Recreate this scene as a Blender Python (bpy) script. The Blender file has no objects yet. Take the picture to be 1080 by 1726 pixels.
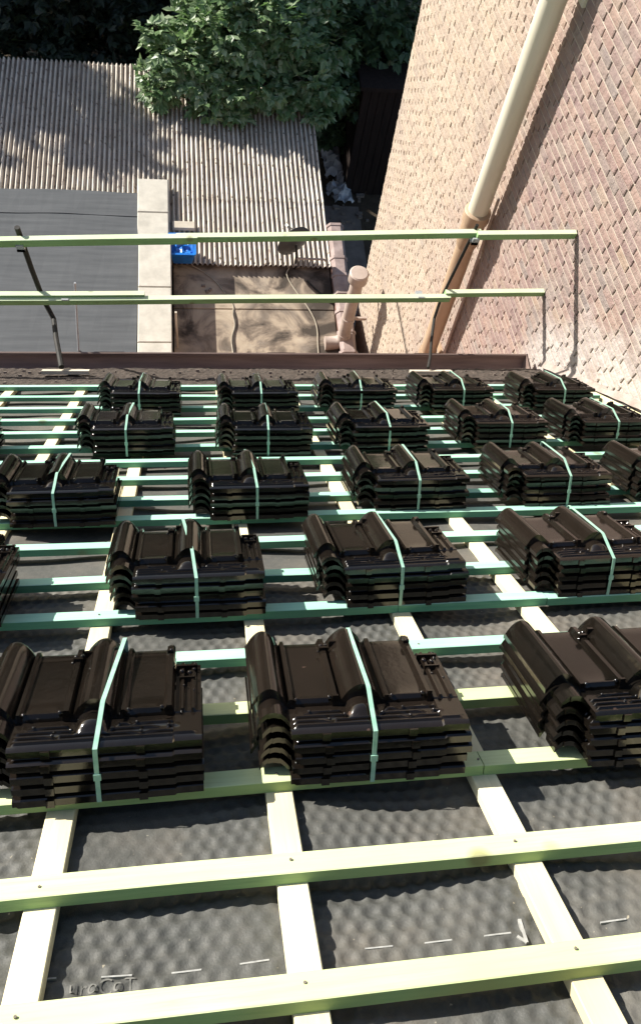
import bpy, bmesh, math, random
import numpy as np
from mathutils import Vector, Matrix

random.seed(7)
rng = np.random.default_rng(7)
S = bpy.context.scene
C = S.collection
G = 0.225                      # one batten gauge in metres; every builder below works in gauges
ZG = 41.0                      # the ground lies 41 gauges below the roof origin
PITCH = math.radians(44)

# ------------------------------------------------------------------ camera
CW = Vector((1.1717, 0.6862, 5.7314))
RW = ((0.988156, -0.086484, 0.126759), (-0.026233, -0.909097, -0.415757), (0.151193, 0.407508, -0.900599))
cam_d = bpy.data.cameras.new('camera'); cam = bpy.data.objects.new('camera', cam_d); C.objects.link(cam)
cam_d.sensor_fit = 'VERTICAL'; cam_d.sensor_height = 36.0; cam_d.lens = 1324.2 / 1726 * 36.0
cam_d.clip_start = 0.05; cam_d.clip_end = 1500
m3 = Matrix((RW[0], [-v for v in RW[1]], [-v for v in RW[2]])).transposed()
cam.matrix_world = Matrix.Translation((CW.x * G, CW.y * G, (CW.z + ZG) * G)) @ m3.to_4x4()
S.camera = cam

# ------------------------------------------------------------------ light
SUN = Vector((-0.92, 0.79, 0.61)).normalized()      # towards the sun
w = bpy.data.worlds.new('World'); S.world = w; w.use_nodes = True
nt = w.node_tree
sky = nt.nodes.new('ShaderNodeTexSky'); sky.sky_type = 'NISHITA'; sky.sun_disc = False
sky.sun_elevation = math.asin(SUN.z); sky.sun_rotation = math.atan2(SUN.x, SUN.y)
bg = nt.nodes['Background']; bg.inputs[1].default_value = 0.075
nt.links.new(sky.outputs[0], bg.inputs[0])
sd = bpy.data.lights.new('sun', 'SUN'); sun = bpy.data.objects.new('sun', sd); C.objects.link(sun)
sd.energy = 5.0; sd.angle = math.radians(0.5); sd.color = (1.0, 0.955, 0.87)
sun.rotation_euler = SUN.to_track_quat('Z', 'Y').to_euler(); sun.location = (0, 0, 20)
S.view_settings.view_transform = 'Standard'; S.view_settings.look = 'None'
S.view_settings.gamma = 1.0; S.view_settings.exposure = 1.0; S.view_settings.use_curve_mapping = False
S.render.engine = 'CYCLES'

# ------------------------------------------------------------------ helpers
def V(x, y, z):                       # gauges (roof origin) -> world metres
    return Vector((x * G, y * G, (z + ZG) * G))

def tag(o, label=None, cat=None, group=None, kind=None):
    if label: o['label'] = label
    if cat: o['category'] = cat
    if group: o['group'] = group
    if kind: o['kind'] = kind
    return o

ROOF_M = Matrix.Translation(V(0, 0, 0)) @ Matrix.Rotation(-PITCH, 4, 'X')
def RP(x, y, n=0.0):                  # roof-plane gauges -> world metres
    return ROOF_M @ Vector((x * G, y * G, n * G))

def thing(name, label, cat, loc=(0, 0, 0), group=None, mat=None):
    o = bpy.data.objects.new(name, None); C.objects.link(o)
    if mat is not None: o.matrix_world = mat
    else: o.location = loc
    o.empty_display_size = 0.1
    return tag(o, label, cat, group)

class MB:
    """collects geometry in metres"""
    def __init__(s): s.v = []; s.f = []; s.m = []
    def add(s, vs, fs, mi=0):
        b = len(s.v); s.v += [tuple(p) for p in vs]; s.f += [tuple(i + b for i in f) for f in fs]; s.m += [mi] * len(fs)
    def box(s, x0, x1, y0, y1, z0, z1, sc=G, fn=None, mi=0, ch=0.0):
        if ch > 0:
            vs = []
            c = ch
            for z, e in ((z0, 0), (z1 - c, 0), (z1, c)):
                vs += [(x0 + e, y0 + e, z), (x1 - e, y0 + e, z), (x1 - e, y1 - e, z), (x0 + e, y1 - e, z)]
            fs = [(3, 2, 1, 0), (8, 9, 10, 11)]
            for l in (0, 4):
                for i in range(4):
                    j = (i + 1) % 4; fs.append((l + i, l + j, l + 4 + j, l + 4 + i))
        else:
            vs = [(x0, y0, z0), (x1, y0, z0), (x1, y1, z0), (x0, y1, z0), (x0, y0, z1), (x1, y0, z1), (x1, y1, z1), (x0, y1, z1)]
            fs = [(3, 2, 1, 0), (4, 5, 6, 7), (0, 1, 5, 4), (1, 2, 6, 5), (2, 3, 7, 6), (3, 0, 4, 7)]
        if fn: vs = [fn(*p) for p in vs]
        else: vs = [(p[0] * sc, p[1] * sc, p[2] * sc) for p in vs]
        s.add(vs, fs, mi)
    def tube(s, pts, r, n=8, cap=True, mi=0):
        pts = [Vector(p) for p in pts]
        rr = r if isinstance(r, (list, tuple)) else [r] * len(pts)
        d0 = (pts[1] - pts[0]).normalized()
        up = Vector((0, 0, 1)) if abs(d0.z) < .9 else Vector((1, 0, 0))
        a = d0.cross(up).normalized()
        vs = []
        for i, p in enumerate(pts):
            if i == 0: d = pts[1] - pts[0]
            elif i == len(pts) - 1: d = pts[-1] - pts[-2]
            else: d = (pts[i + 1] - p).normalized() + (p - pts[i - 1]).normalized()
            d.normalize(); a = (a - d * a.dot(d)).normalized(); b = d.cross(a)
            for k in range(n):
                t = 2 * math.pi * k / n
                vs.append(p + (a * math.cos(t) + b * math.sin(t)) * rr[i])
        fs = []
        for i in range(len(pts) - 1):
            for k in range(n):
                k2 = (k + 1) % n
                fs.append((i * n + k, i * n + k2, (i + 1) * n + k2, (i + 1) * n + k))
        if cap:
            fs.append(tuple(reversed(range(n)))); fs.append(tuple(range((len(pts) - 1) * n, len(pts) * n)))
        s.add(vs, fs, mi)
    def build(s, name, mat, parent=None, smooth=None, bevel=0.0):
        me = bpy.data.meshes.new(name); me.from_pydata(s.v, [], s.f)
        mats = mat if isinstance(mat, (list, tuple)) else [mat]
        for m in mats: me.materials.append(m)
        if len(mats) > 1: me.polygons.foreach_set('material_index', s.m)
        if bevel > 0:
            bm = bmesh.new(); bm.from_mesh(me)
            bmesh.ops.bevel(bm, geom=bm.edges[:], offset=bevel, segments=2, affect='EDGES', profile=.6)
            bm.to_mesh(me); bm.free()
        if smooth is not None:
            me.shade_smooth(); me.set_sharp_from_angle(angle=math.radians(smooth))
        me.update()
        return link(name, me, parent)

def link(name, me, parent=None):
    o = bpy.data.objects.new(name, me); C.objects.link(o)
    if parent: o.parent = parent
    return o

# ------------------------------------------------------------------ materials
class Mat:
    def __init__(s, name, rough=.8, spec=.5):
        s.m = bpy.data.materials.new(name); s.m.use_nodes = True; s.t = s.m.node_tree
        s.b = s.t.nodes['Principled BSDF']; s.b.inputs['Roughness'].default_value = rough
        s.b.inputs['Specular IOR Level'].default_value = spec
        s.co = s.t.nodes.new('ShaderNodeTexCoord')
    def n(s, t, **k):
        o = s.t.nodes.new(t)
        for a, b in k.items(): setattr(o, a, b)
        return o
    def l(s, a, b): s.t.links.new(a, b)
    def noise(s, scale, detail=4, rough=.55, coord='Object', stretch=None, dist=0.0):
        o = s.n('ShaderNodeTexNoise'); o.inputs['Scale'].default_value = scale; o.inputs['Detail'].default_value = detail
        o.inputs['Roughness'].default_value = rough; o.inputs['Distortion'].default_value = dist
        src = s.co.outputs[coord] if coord != 'World' else s.n('ShaderNodeNewGeometry').outputs['Position']
        if stretch:
            mp = s.n('ShaderNodeMapping'); mp.inputs['Scale'].default_value = stretch; s.l(src, mp.inputs[0]); src = mp.outputs[0]
        s.l(src, o.inputs['Vector']); return o.outputs['Fac']
    def ramp(s, src, stops):
        r = s.n('ShaderNodeValToRGB'); e = r.color_ramp.elements
        while len(e) < len(stops): e.new(.5)
        for i, (p, c) in enumerate(stops):
            e[i].position = p; e[i].color = (*c, 1) if len(c) == 3 else c
        s.l(src, r.inputs[0]); return r.outputs[0]
    def mix(s, f, a, b, mode='MIX'):
        m = s.n('ShaderNodeMix', data_type='RGBA', blend_type=mode)
        for v, i in ((f, 0), (a, 6), (b, 7)):
            if hasattr(v, 'is_linked') or isinstance(v, bpy.types.NodeSocket): s.l(v, m.inputs[i])
            else: m.inputs[i].default_value = v if i == 0 else (*v, 1)
        return m.outputs[2]
    def math(s, op, a, b=None, clamp=False):
        m = s.n('ShaderNodeMath', operation=op, use_clamp=clamp)
        for v, i in ((a, 0), (b, 1)):
            if v is None: continue
            if isinstance(v, bpy.types.NodeSocket): s.l(v, m.inputs[i])
            else: m.inputs[i].default_value = v
        return m.outputs[0]
    def color(s, c):
        if isinstance(c, bpy.types.NodeSocket): s.l(c, s.b.inputs['Base Color'])
        else: s.b.inputs['Base Color'].default_value = (*c, 1)
    def bump(s, h, strength=.5, dist=.005):
        b = s.n('ShaderNodeBump'); b.inputs['Strength'].default_value = strength; b.inputs['Distance'].default_value = dist
        s.l(h, b.inputs['Height']); s.l(b.outputs[0], s.b.inputs['Normal'])
    def rnd(s): return s.n('ShaderNodeObjectInfo').outputs['Random']
    def isl(s): return s.n('ShaderNodeNewGeometry').outputs['Random Per Island']

def simple(name, c0, c1, scale=8, rough=.8, spec=.4, bump=.3, bd=.003, stretch=None, coord='Object'):
    M = Mat(name, rough, spec); f = M.noise(scale, 6, .6, coord, stretch)
    M.color(M.ramp(f, [(.3, c0), (.7, c1)]))
    if bump: M.bump(M.noise(scale * 6, 4, .6, coord, stretch), bump, bd)
    return M.m

def wood(name, c0, c1, tint, st):
    M = Mat(name, .72, .3)
    g = M.noise(7, 6, .65, 'Object', st, 1.2)
    col = M.ramp(g, [(.25, c0), (.75, c1)])
    fine = M.noise(30, 5, .7, 'Object', st, .8)
    col = M.mix(M.ramp(fine, [(.5, (0, 0, 0)), (.75, (.35, .35, .35))]), col, tuple(v * .5 for v in c0))
    big = M.noise(2.2, 3, .5, 'Object')
    col = M.mix(M.ramp(big, [(.42, (0, 0, 0)), (.72, (1, 1, 1))]), col, tint)
    kn = M.n('ShaderNodeTexVoronoi'); kn.inputs['Scale'].default_value = 4.0
    mp = M.n('ShaderNodeMapping'); mp.inputs['Scale'].default_value = (1, 1, 1) ; M.l(M.co.outputs['Object'], mp.inputs[0]); M.l(mp.outputs[0], kn.inputs['Vector'])
    k = M.ramp(kn.outputs['Distance'], [(.05, (1, 1, 1)), (.11, (0, 0, 0))])
    col = M.mix(M.math('MULTIPLY', k, .6), col, (.16, .12, .05))
    M.color(col); M.bump(g, .35, .002)
    return M.m
AL_ = (.25, 6, 6)
m_batten = wood('pale_timber_top', (.56, .62, .31), (.68, .73, .42), (.50, .60, .28), AL_)
m_batten_s = wood('green_timber_edge', (.24, .42, .16), (.36, .52, .23), (.34, .36, .13), AL_)  # side faces set darker and greener than the tops
m_batten2 = wood('green_timber_top', (.29, .56, .42), (.42, .66, .52), (.25, .52, .39), AL_)
m_batten2_s = wood('blue_green_timber_edge', (.08, .29, .185), (.17, .40, .26), (.10, .22, .12), AL_)
m_counter = wood('pale_timber', (.66, .60, .38), (.78, .72, .50), (.60, .50, .28), (6, .25, 6))
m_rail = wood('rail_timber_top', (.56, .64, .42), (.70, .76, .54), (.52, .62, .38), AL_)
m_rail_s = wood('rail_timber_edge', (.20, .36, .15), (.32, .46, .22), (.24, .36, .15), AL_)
m_nail = simple('nail_steel', (.12, .10, .08), (.2, .17, .14), 40, .5, .5, 0)

def mk_membrane():
    M = Mat('roof_membrane', .62, .35)
    a = M.noise(3.0, 5, .6); b = M.noise(60, 4, .7)
    col = M.ramp(a, [(.3, (.044, .046, .043)), (.5, (.072, .072, .065)), (.72, (.14, .122, .10))])
    col = M.mix(M.ramp(b, [(.4, (0, 0, 0)), (.8, (.45, .45, .45))]), col, (.125, .12, .11))
    dust = M.noise(1.7, 6, .7, 'Object', None, 1.0); col = M.mix(M.ramp(dust, [(.52, (0, 0, 0)), (.72, (.55, .55, .55))]), col, (.19, .175, .15))
    speck = M.noise(95, 2, .5); col = M.mix(M.ramp(speck, [(.74, (0, 0, 0)), (.78, (.7, .7, .7))]), col, (.36, .32, .24))
    M.color(col)
    # small embossed dimples carried on where the mesh itself no longer carries them
    vo = M.n('ShaderNodeTexVoronoi'); vo.inputs['Scale'].default_value = 30; M.l(M.co.outputs['Object'], vo.inputs['Vector'])
    h = M.math('ADD', M.math('MULTIPLY', vo.outputs['Distance'], .5), M.noise(150, 3, .7))
    M.bump(h, .35, .004)
    return M.m
m_membrane = mk_membrane()
m_print = simple('white_print', (.22, .22, .21), (.38, .38, .36), 90, .7, .3, 0)
m_print_faint = simple('worn_print', (.12, .12, .11), (.17, .165, .15), 120, .7, .3, 0)

def mk_glaze():
    M = Mat('brown_black_glaze', .17, .48)
    a = M.noise(5, 5, .6, 'World')
    r = M.rnd()
    col = M.ramp(M.math('ADD', M.math('MULTIPLY', a, .7), M.math('MULTIPLY', r, .3)), [(.3, (.0035, .003, .0023)), (.7, (.011, .008, .006))])
    dust = M.noise(70, 3, .8, 'World')
    col = M.mix(M.ramp(dust, [(.62, (0, 0, 0)), (.85, (.14, .14, .14))]), col, (.10, .085, .07))
    chip = M.noise(38, 2, .5, 'World'); col = M.mix(M.ramp(chip, [(.75, (0, 0, 0)), (.765, (.6, .6, .6))]), col, (.09, .055, .042))
    film = M.noise(2.2, 4, .6, 'World'); col = M.mix(M.ramp(film, [(.5, (0, 0, 0)), (.75, (.03, .03, .03))]), col, (.16, .12, .09))
    M.color(col)
    rr = M.ramp(M.noise(9, 5, .7, 'World'), [(.3, (.08, .08, .08)), (.75, (.20, .20, .20))]); M.l(rr, M.b.inputs['Roughness'])
    M.bump(M.math('ADD', M.noise(22, 3, .5, 'World'), M.math('MULTIPLY', M.noise(120, 2, .6, 'World'), .18)), .16, .003)
    return M.m
m_glaze = mk_glaze()
m_strap = Mat('pale_green_strap', .38, .5); m_strap.color(m_strap.ramp(m_strap.noise(40), [(.3, (.22, .42, .32)), (.7, (.34, .54, .43))])); m_strap = m_strap.m

def mk_brick():
    M = Mat('brick', .9, .25)
    pos = M.n('ShaderNodeNewGeometry').outputs['Position']
    r = M.math('FRACT', M.math('ADD', M.rnd(), M.isl()))
    base = M.ramp(r, [(0, (.19, .125, .122)), (.2, (.27, .18, .16)), (.4, (.225, .155, .152)), (.6, (.285, .19, .16)), (.78, (.25, .168, .152)), (.93, (.19, .155, .15)), (1, (.30, .21, .16))])
    buff = M.ramp(r, [(0, (.35, .275, .215)), (.4, (.43, .35, .275)), (.8, (.40, .315, .235)), (1, (.47, .395, .305))])
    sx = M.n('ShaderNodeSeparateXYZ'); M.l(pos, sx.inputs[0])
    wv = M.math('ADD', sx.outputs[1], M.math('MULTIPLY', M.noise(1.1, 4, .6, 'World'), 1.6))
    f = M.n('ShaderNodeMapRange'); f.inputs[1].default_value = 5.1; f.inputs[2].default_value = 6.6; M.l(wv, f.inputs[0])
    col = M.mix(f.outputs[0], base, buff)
    col = M.mix(M.ramp(M.noise(9, 6, .7, 'World'), [(.35, (0, 0, 0)), (.75, (.5, .5, .5))]), col, (.42, .345, .29))
    # grey weathered patches
    col = M.mix(M.ramp(M.noise(2.3, 5, .65, 'World'), [(.55, (0, 0, 0)), (.72, (.6, .6, .6))]), col, (.25, .22, .20))
    # lime wash splashed along the abutment
    d = M.math('ADD', M.math('MULTIPLY', sx.outputs[1], math.sin(PITCH)), M.math('MULTIPLY', M.math('SUBTRACT', sx.outputs[2], ZG * G), math.cos(PITCH)))
    d = M.math('ADD', d, M.math('MULTIPLY', M.math('SUBTRACT', M.noise(3.2, 5, .6, 'World'), .5), 1.1))
    g = M.n('ShaderNodeMapRange'); g.inputs[1].default_value = .42; g.inputs[2].default_value = .12; M.l(d, g.inputs[0])
    yl = M.n('ShaderNodeMapRange'); yl.inputs[1].default_value = 3.75; yl.inputs[2].default_value = 3.45; M.l(sx.outputs[1], yl.inputs[0])
    col = M.mix(M.math('MULTIPLY', g.outputs[0], yl.outputs[0]), col, (.46, .41, .38))
    M.color(col)
    M.bump(M.math('ADD', M.noise(45, 5, .7, 'World'), M.math('MULTIPLY', M.noise(14, 3, .6, 'World'), 1.6)), .9, .009)
    return M.m
m_brick = mk_brick()
m_mortar = simple('mortar', (.34, .28, .23), (.46, .39, .32), 12, .95, .2, .6, .006, coord='Object')
m_joint = simple('lime_joint', (.36, .305, .25), (.50, .43, .36), 9, .95, .2, .5, .004)
def mk_dark_brick():
    M = Mat('yard_brick', .9, .2); r = M.math('FRACT', M.math('ADD', M.rnd(), M.isl()))
    M.color(M.ramp(r, [(0, (.2, .11, .085)), (.5, (.28, .16, .12)), (1, (.33, .21, .16))])); M.bump(M.noise(50), .5, .004); return M.m
m_brick2 = mk_dark_brick()

def mk_corr():
    M = Mat('weathered_sheet', .8, .3)
    a = M.noise(2.5, 6, .65, 'World'); b = M.noise(1.6, 5, .7, 'World', (6, 1, 1))
    col = M.ramp(a, [(.3, (.48, .43, .36)), (.6, (.64, .58, .50)), (.8, (.72, .66, .58))])
    col = M.mix(M.ramp(b, [(.5, (0, 0, 0)), (.75, (.5, .5, .5))]), col, (.26, .18, .13))
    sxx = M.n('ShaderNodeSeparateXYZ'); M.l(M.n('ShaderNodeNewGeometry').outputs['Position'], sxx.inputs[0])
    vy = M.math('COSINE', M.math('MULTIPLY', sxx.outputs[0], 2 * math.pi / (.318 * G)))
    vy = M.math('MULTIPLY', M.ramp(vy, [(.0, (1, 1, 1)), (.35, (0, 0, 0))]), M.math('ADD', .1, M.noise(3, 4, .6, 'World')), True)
    col = M.mix(vy, col, (.22, .17, .13))  # grime in the valleys, also deepening the shade between ridges by colour
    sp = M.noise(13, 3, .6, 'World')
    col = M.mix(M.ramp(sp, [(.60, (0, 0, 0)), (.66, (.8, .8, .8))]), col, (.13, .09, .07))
    M.color(col); M.bump(M.noise(60, 3, .6, 'World'), .3, .003); return M.m
m_corr = mk_corr()
m_felt = simple('grey_roof_felt', (.066, .071, .076), (.10, .105, .11), 3.5, .85, .3, .3, .002, (.3, 4, 1))
m_concrete = simple('pale_concrete', (.44, .39, .31), (.60, .54, .44), 6, .9, .2, .4, .003)
def mk_terrace():
    M = Mat('stained_concrete', .85, .25)
    a = M.noise(1.7, 6, .6, 'World', None, .9); b = M.noise(3.4, 5, .6, 'World')
    col = M.ramp(a, [(.38, (.06, .048, .038)), (.48, (.19, .15, .115)), (.56, (.36, .29, .215)), (.72, (.48, .40, .30))])
    col = M.mix(M.ramp(b, [(.5, (0, 0, 0)), (.7, (.5, .5, .5))]), col, (.22, .19, .16))
    M.color(col); M.bump(M.noise(30, 5, .7, 'World'), .4, .005); return M.m
m_terrace = mk_terrace()
m_soil = simple('soil', (.05, .038, .028), (.11, .085, .06), 4, .95, .1, .8, .02)
m_paving = simple('paving', (.16, .13, .11), (.25, .21, .18), 5, .9, .2, .5, .004)
m_apron = simple('gritty_felt', (.028, .024, .020), (.11, .085, .07), 55, .9, .3, .9, .006)
m_gutter = simple('brown_gutter', (.16, .11, .095), (.34, .25, .215), 5, .5, .5, .2, .002, (.3, 3, 3))
m_pipe_cream = simple('cream_paint', (.58, .54, .42), (.70, .66, .54), 3, .42, .5, .15, .002, (3, 3, .3))
m_pipe_brown = simple('weathered_clay', (.34, .235, .15), (.48, .35, .24), 4, .5, .5, .3, .003, (3, 3, .4))
m_pipe_pink = simple('pinkish_clay_pipe', (.32, .25, .21), (.46, .38, .33), 4, .6, .4, .3, .003)
m_coping = simple('red_clay_coping', (.20, .145, .13), (.36, .28, .255), 6, .75, .4, .5, .004)
m_dark_metal = simple('dark_steel', (.012, .012, .010), (.03, .027, .024), 12, .7, .3, .2, .002)
m_grey_metal = simple('galvanised_steel', (.30, .31, .32), (.44, .45, .46), 12, .4, .5, .1, .002)
m_white = simple('white_board', (.60, .57, .52), (.78, .75, .70), 8, .7, .3, .3, .002)
m_blue = simple('blue_plastic', (.01, .11, .42), (.02, .20, .62), 9, .28, .5, .4, .01)
m_dish = simple('dish_grey', (.045, .045, .045), (.085, .08, .075), 6, .55, .4, .1, .002)
m_cable = simple('cable_sheath', (.30, .26, .20), (.42, .37, .29), 12, .6, .3, 0)
m_cable_dark = simple('dark_cable_sheath', (.03, .025, .02), (.07, .055, .045), 12, .6, .3, 0)
m_bark = simple('bark', (.045, .032, .022), (.10, .075, .055), 10, .95, .2, .9, .02, (4, 4, .6))
m_plastic_sheet = simple('grey_white_sheet', (.34, .36, .40), (.60, .61, .64), 5, .45, .5, .4, .01)
m_shed = simple('dark_stained_boards', (.012, .008, .007), (.028, .018, .015), 5, .85, .2, .4, .003, (5, 5, .4))
m_render_wall = simple('rendered_wall', (.24, .21, .18), (.34, .30, .26), 3, .95, .2, .5, .004)

def mk_leaf(name, stops, spec=.5, rough=.38, tr=.35):
    M = Mat(name, rough, spec)
    r = M.isl()
    c = M.ramp(r, stops); M.color(c)
    tb = M.n('ShaderNodeBsdfTranslucent'); M.l(M.mix(.5, c, (.10, .22, .03)), tb.inputs[0])
    mx = M.n('ShaderNodeMixShader'); mx.inputs[0].default_value = tr
    out = M.t.nodes['Material Output']
    M.l(M.b.outputs[0], mx.inputs[1]); M.l(tb.outputs[0], mx.inputs[2]); M.l(mx.outputs[0], out.inputs[0])
    return M.m
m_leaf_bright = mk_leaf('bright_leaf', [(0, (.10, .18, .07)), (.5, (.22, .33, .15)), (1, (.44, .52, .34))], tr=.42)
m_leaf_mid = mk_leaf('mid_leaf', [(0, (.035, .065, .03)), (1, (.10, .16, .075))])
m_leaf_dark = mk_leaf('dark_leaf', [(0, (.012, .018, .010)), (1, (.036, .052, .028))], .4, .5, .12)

# ================================================================== SETTING
b = MB(); b.box(-900, 900, -300, 1800, -42, -41, fn=lambda x, y, z: V(x, y, z))
tag(b.build('ground', m_soil), kind='structure')
b = MB(); b.box(9.4, 14.5, 26, 48.9, -41, -40.98, fn=lambda x, y, z: V(x, y, z))
tag(b.build('path', m_paving), kind='structure')

# ================================================================== HOUSE ROOF
roof = thing('house_roof', 'unfinished pitched roof of green battens over dark membrane, loaded with tile bundles', 'roof', mat=ROOF_M.copy())

def wallx(y): return 12.65 - (y - 15.2) * 0.0452

# --- membrane, in two lapped sheets; dimples modelled where they show
WAVES = [(rng.uniform(.6, 3.2), rng.uniform(1.2, 5.0) * rng.choice([-1, 1]), rng.uniform(0, 6.28)) for _ in range(7)]
def mz(X, Y, lift=0.0, dim=0.0):
    Z = np.full_like(X, -0.228 + lift)
    Z = Z - 0.032 * np.sin(np.pi * ((X / 1.785) % 1.0)) ** 2 * (0.6 + 0.4 * np.sin(Y * 2.1 + X))
    for kx, ky, p in WAVES: Z = Z + 0.009 * np.sin(kx * X + ky * Y + p)
    if dim:
        q = 0.145
        wx = X + .025 * np.sin(Y * 3.1 + X); wy = Y + .02 * np.sin(X * 2.7)
        u = wx / q; v = wy / (q * .9)
        du = ((u + 0.5 * (np.floor(v) % 2)) % 1.0) - .5; dv = (v % 1.0) - .5
        d = np.sqrt(du ** 2 + dv ** 2)
        fade = np.clip(.78 + .32 * np.sin(X * 1.3 + 1) * np.cos(Y * 1.7 + .6 * X) + .2 * np.sin(X * 4.1 - Y * 2.3), .3, 1.2)
        Z = Z + dim * np.clip(1 - (d / .5) ** 2, 0, 1) * fade
    return Z
DIM = -.030
def membrane(y0, y1, x0, x1, sx, sy, lift, dim):
    nx = int((x1 - x0) / sx) + 1; ny = int((y1 - y0) / sy) + 1
    X, Y = np.meshgrid(np.linspace(x0, x1, nx), np.linspace(y0, y1, ny))
    Z = mz(X, Y, lift, dim)
    vs = np.stack([X, Y, Z], -1).reshape(-1, 3) * G
    i = np.arange(nx * ny).reshape(ny, nx)
    fs = np.stack([i[:-1, :-1], i[:-1, 1:], i[1:, 1:], i[1:, :-1]], -1).reshape(-1, 4)
    me = bpy.data.meshes.new('membrane'); me.from_pydata(vs.tolist(), [], fs.tolist()); me.materials.append(m_membrane)
    me.shade_smooth(); return link('membrane', me, roof)
membrane(-1.6, 6.6, -1.9, 8.2, .025, .025, 0, DIM)
mb2 = MB()
membrane(-5, -1.5, -3, 9, .2, .2, .012, 0)
membrane(-3, 6.6, 8.15, 12.95, .1, .1, .004, 0)
membrane(-3, 6.6, -7, -1.85, .1, .1, .004, 0)
membrane(6.4, 18.2, -11, 12.85, .09, .06, .020, 0)

# --- counter battens (run down the slope) and battens (run across)
for i in range(-6, 8):
    x = {-1: -1.80, 0: -.02, 1: 1.78, 2: 3.615, 3: 5.30, 4: 7.10}.get(i, i * 1.785)
    if i == 7: x = 12.20
    b = MB(); y1 = 17.9
    hw = .115
    b.box(x - hw, x + hw, -4.2, y1, -.215, -.108, ch=.008)
    b.build('counter_batten', m_counter, roof)
BY = [-4, -3, -2, -1, 0, 1, 1.985, 2.98, 3.99, 4.99, 5.96, 7.07, 8.06, 8.94, 9.96, 10.97, 11.95, 12.98, 14.02, 15.12, 16.3, 17.45]
for k, y in enumerate(BY):
    th = .108
    j = k - 4
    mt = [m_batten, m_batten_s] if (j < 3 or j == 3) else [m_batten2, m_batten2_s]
    segs = [(-10.5, 12.35)]
    if j == 5: segs = [(-10.5, 3.57), (3.575, 5.52), (5.53, 12.3)]
    elif j == 2: segs = [(-10.5, 3.6), (3.61, 12.6)]
    elif j in (8,): segs = [(-10.5, 1.79), (1.80, 12.4)]
    elif j in (11,): segs = [(-10.5, 5.35), (5.36, 12.4)]
    elif j > 0: segs = [(-10.5, 12.5 - .03 * y)]
    for s0, s1 in segs:
        b = MB(); n = 24; dy = random.uniform(-.012, .012)
        hw = .100
        ph = random.uniform(0, 6)
        vs = []
        for q in range(n + 1):
            x = s0 + (s1 - s0) * q / n
            c = .010 * math.sin(x * .9 + ph) + dy; zt = .004 * math.sin(x * 1.3 + ph * 2)
            for (a, z) in ((-hw, -th), (hw, -th), (hw, zt - .006), (hw - .008, zt), (-hw + .008, zt), (-hw, zt - .006)):
                vs.append(((x) * G, (y + a + c) * G, z * G))
        fs = []
        for q in range(n):
            for a in range(6):
                a2 = (a + 1) % 6; fs.append((q * 6 + a2, q * 6 + a, (q + 1) * 6 + a, (q + 1) * 6 + a2))
        fs.append(tuple(range(6))); fs.append(tuple(reversed(range(n * 6, n * 6 + 6))))
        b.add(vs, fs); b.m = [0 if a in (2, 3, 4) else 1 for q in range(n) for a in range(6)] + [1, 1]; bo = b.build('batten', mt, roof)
        if j <= 6 and s1 - s0 > 3:
            nb = MB()
            for i in range(-1, 6):
                x = i * 1.785 + random.uniform(-.04, .04)
                if s0 < x < s1:
                    yy = y + random.uniform(-.03, .03)
                    nb.tube([(x * G, yy * G, .0 * G), (x * G, yy * G, .012 * G)], .011 * G, 8)
            nb.build('nail', m_nail, bo)

# --- print on the membrane: dashes, an arrow tick and worn lettering
def mzp(x, y): return float(mz(np.array([float(x)]), np.array([float(y)]), 0, 0)[0])
def stroke(p0, p1, w_, name):
    n = 10; b = MB(); d = Vector((p1[0] - p0[0], p1[1] - p0[1])).normalized(); nn = Vector((-d.y, d.x)) * w_; vs = []
    for q in range(n + 1):
        x = p0[0] + (p1[0] - p0[0]) * q / n; y = p0[1] + (p1[1] - p0[1]) * q / n
        for sg in (-1, 1):
            a, c = x + nn.x * sg, y + nn.y * sg; z = mzp(a, c)
            vs += [(a * G, c * G, (z + .001) * G), (a * G, c * G, (z - .03) * G)]
    fs = []
    for q in range(n):
        a = 4 * q; fs += [(a, a + 2, a + 6, a + 4), (a, a + 4, a + 5, a + 1), (a + 2, a + 3, a + 7, a + 6)]
    fs += [(0, 1, 3, 2), (4 * n, 4 * n + 2, 4 * n + 3, 4 * n + 1)]
    b.add(vs, fs); return b.build(name, m_print, roof)
for x, y in [(-.05, .43), (.44, .41), (.90, .40), (1.36, .40), (2.23, .40), (2.66, .395), (3.10, .395), (3.98, .385), (4.45, .385)]:
    stroke((x, y), (x + .20, y), .006, 'printed_dash')
pa = stroke((3.40, .49), (3.385, .31), .012, 'printed_arrow')
stroke((3.385, .31), (3.335, .365), .011, 'arrow_barb').parent = pa
fc = bpy.data.curves.new('lettering', 'FONT'); fc.body = 'uroCoT'; fc.size = .13 * G
fo = bpy.data.objects.new('printed_lettering', fc); C.objects.link(fo)
bpy.context.view_layer.update()
me = bpy.data.meshes.new_from_object(fo.evaluated_get(bpy.context.evaluated_depsgraph_get())); bpy.data.objects.remove(fo)
bm = bmesh.new(); bm.from_mesh(me); bmesh.ops.triangulate(bm, faces=bm.faces[:])
for _ in range(4):
    long = [e for e in bm.edges if e.calc_length() > .012 * G]
    if long: bmesh.ops.subdivide_edges(bm, edges=long, cuts=1); bmesh.ops.triangulate(bm, faces=bm.faces[:])
bm.to_mesh(me); bm.free()
for v in me.vertices:
    x, y = .24 + v.co.x / G, .30 + v.co.y / G; v.co = (x * G, y * G, (float(mz(np.array([x]), np.array([y]), 0, DIM)[0]) + .005) * G)
me.materials.append(m_print_faint); link('printed_lettering', me, roof)

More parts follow.
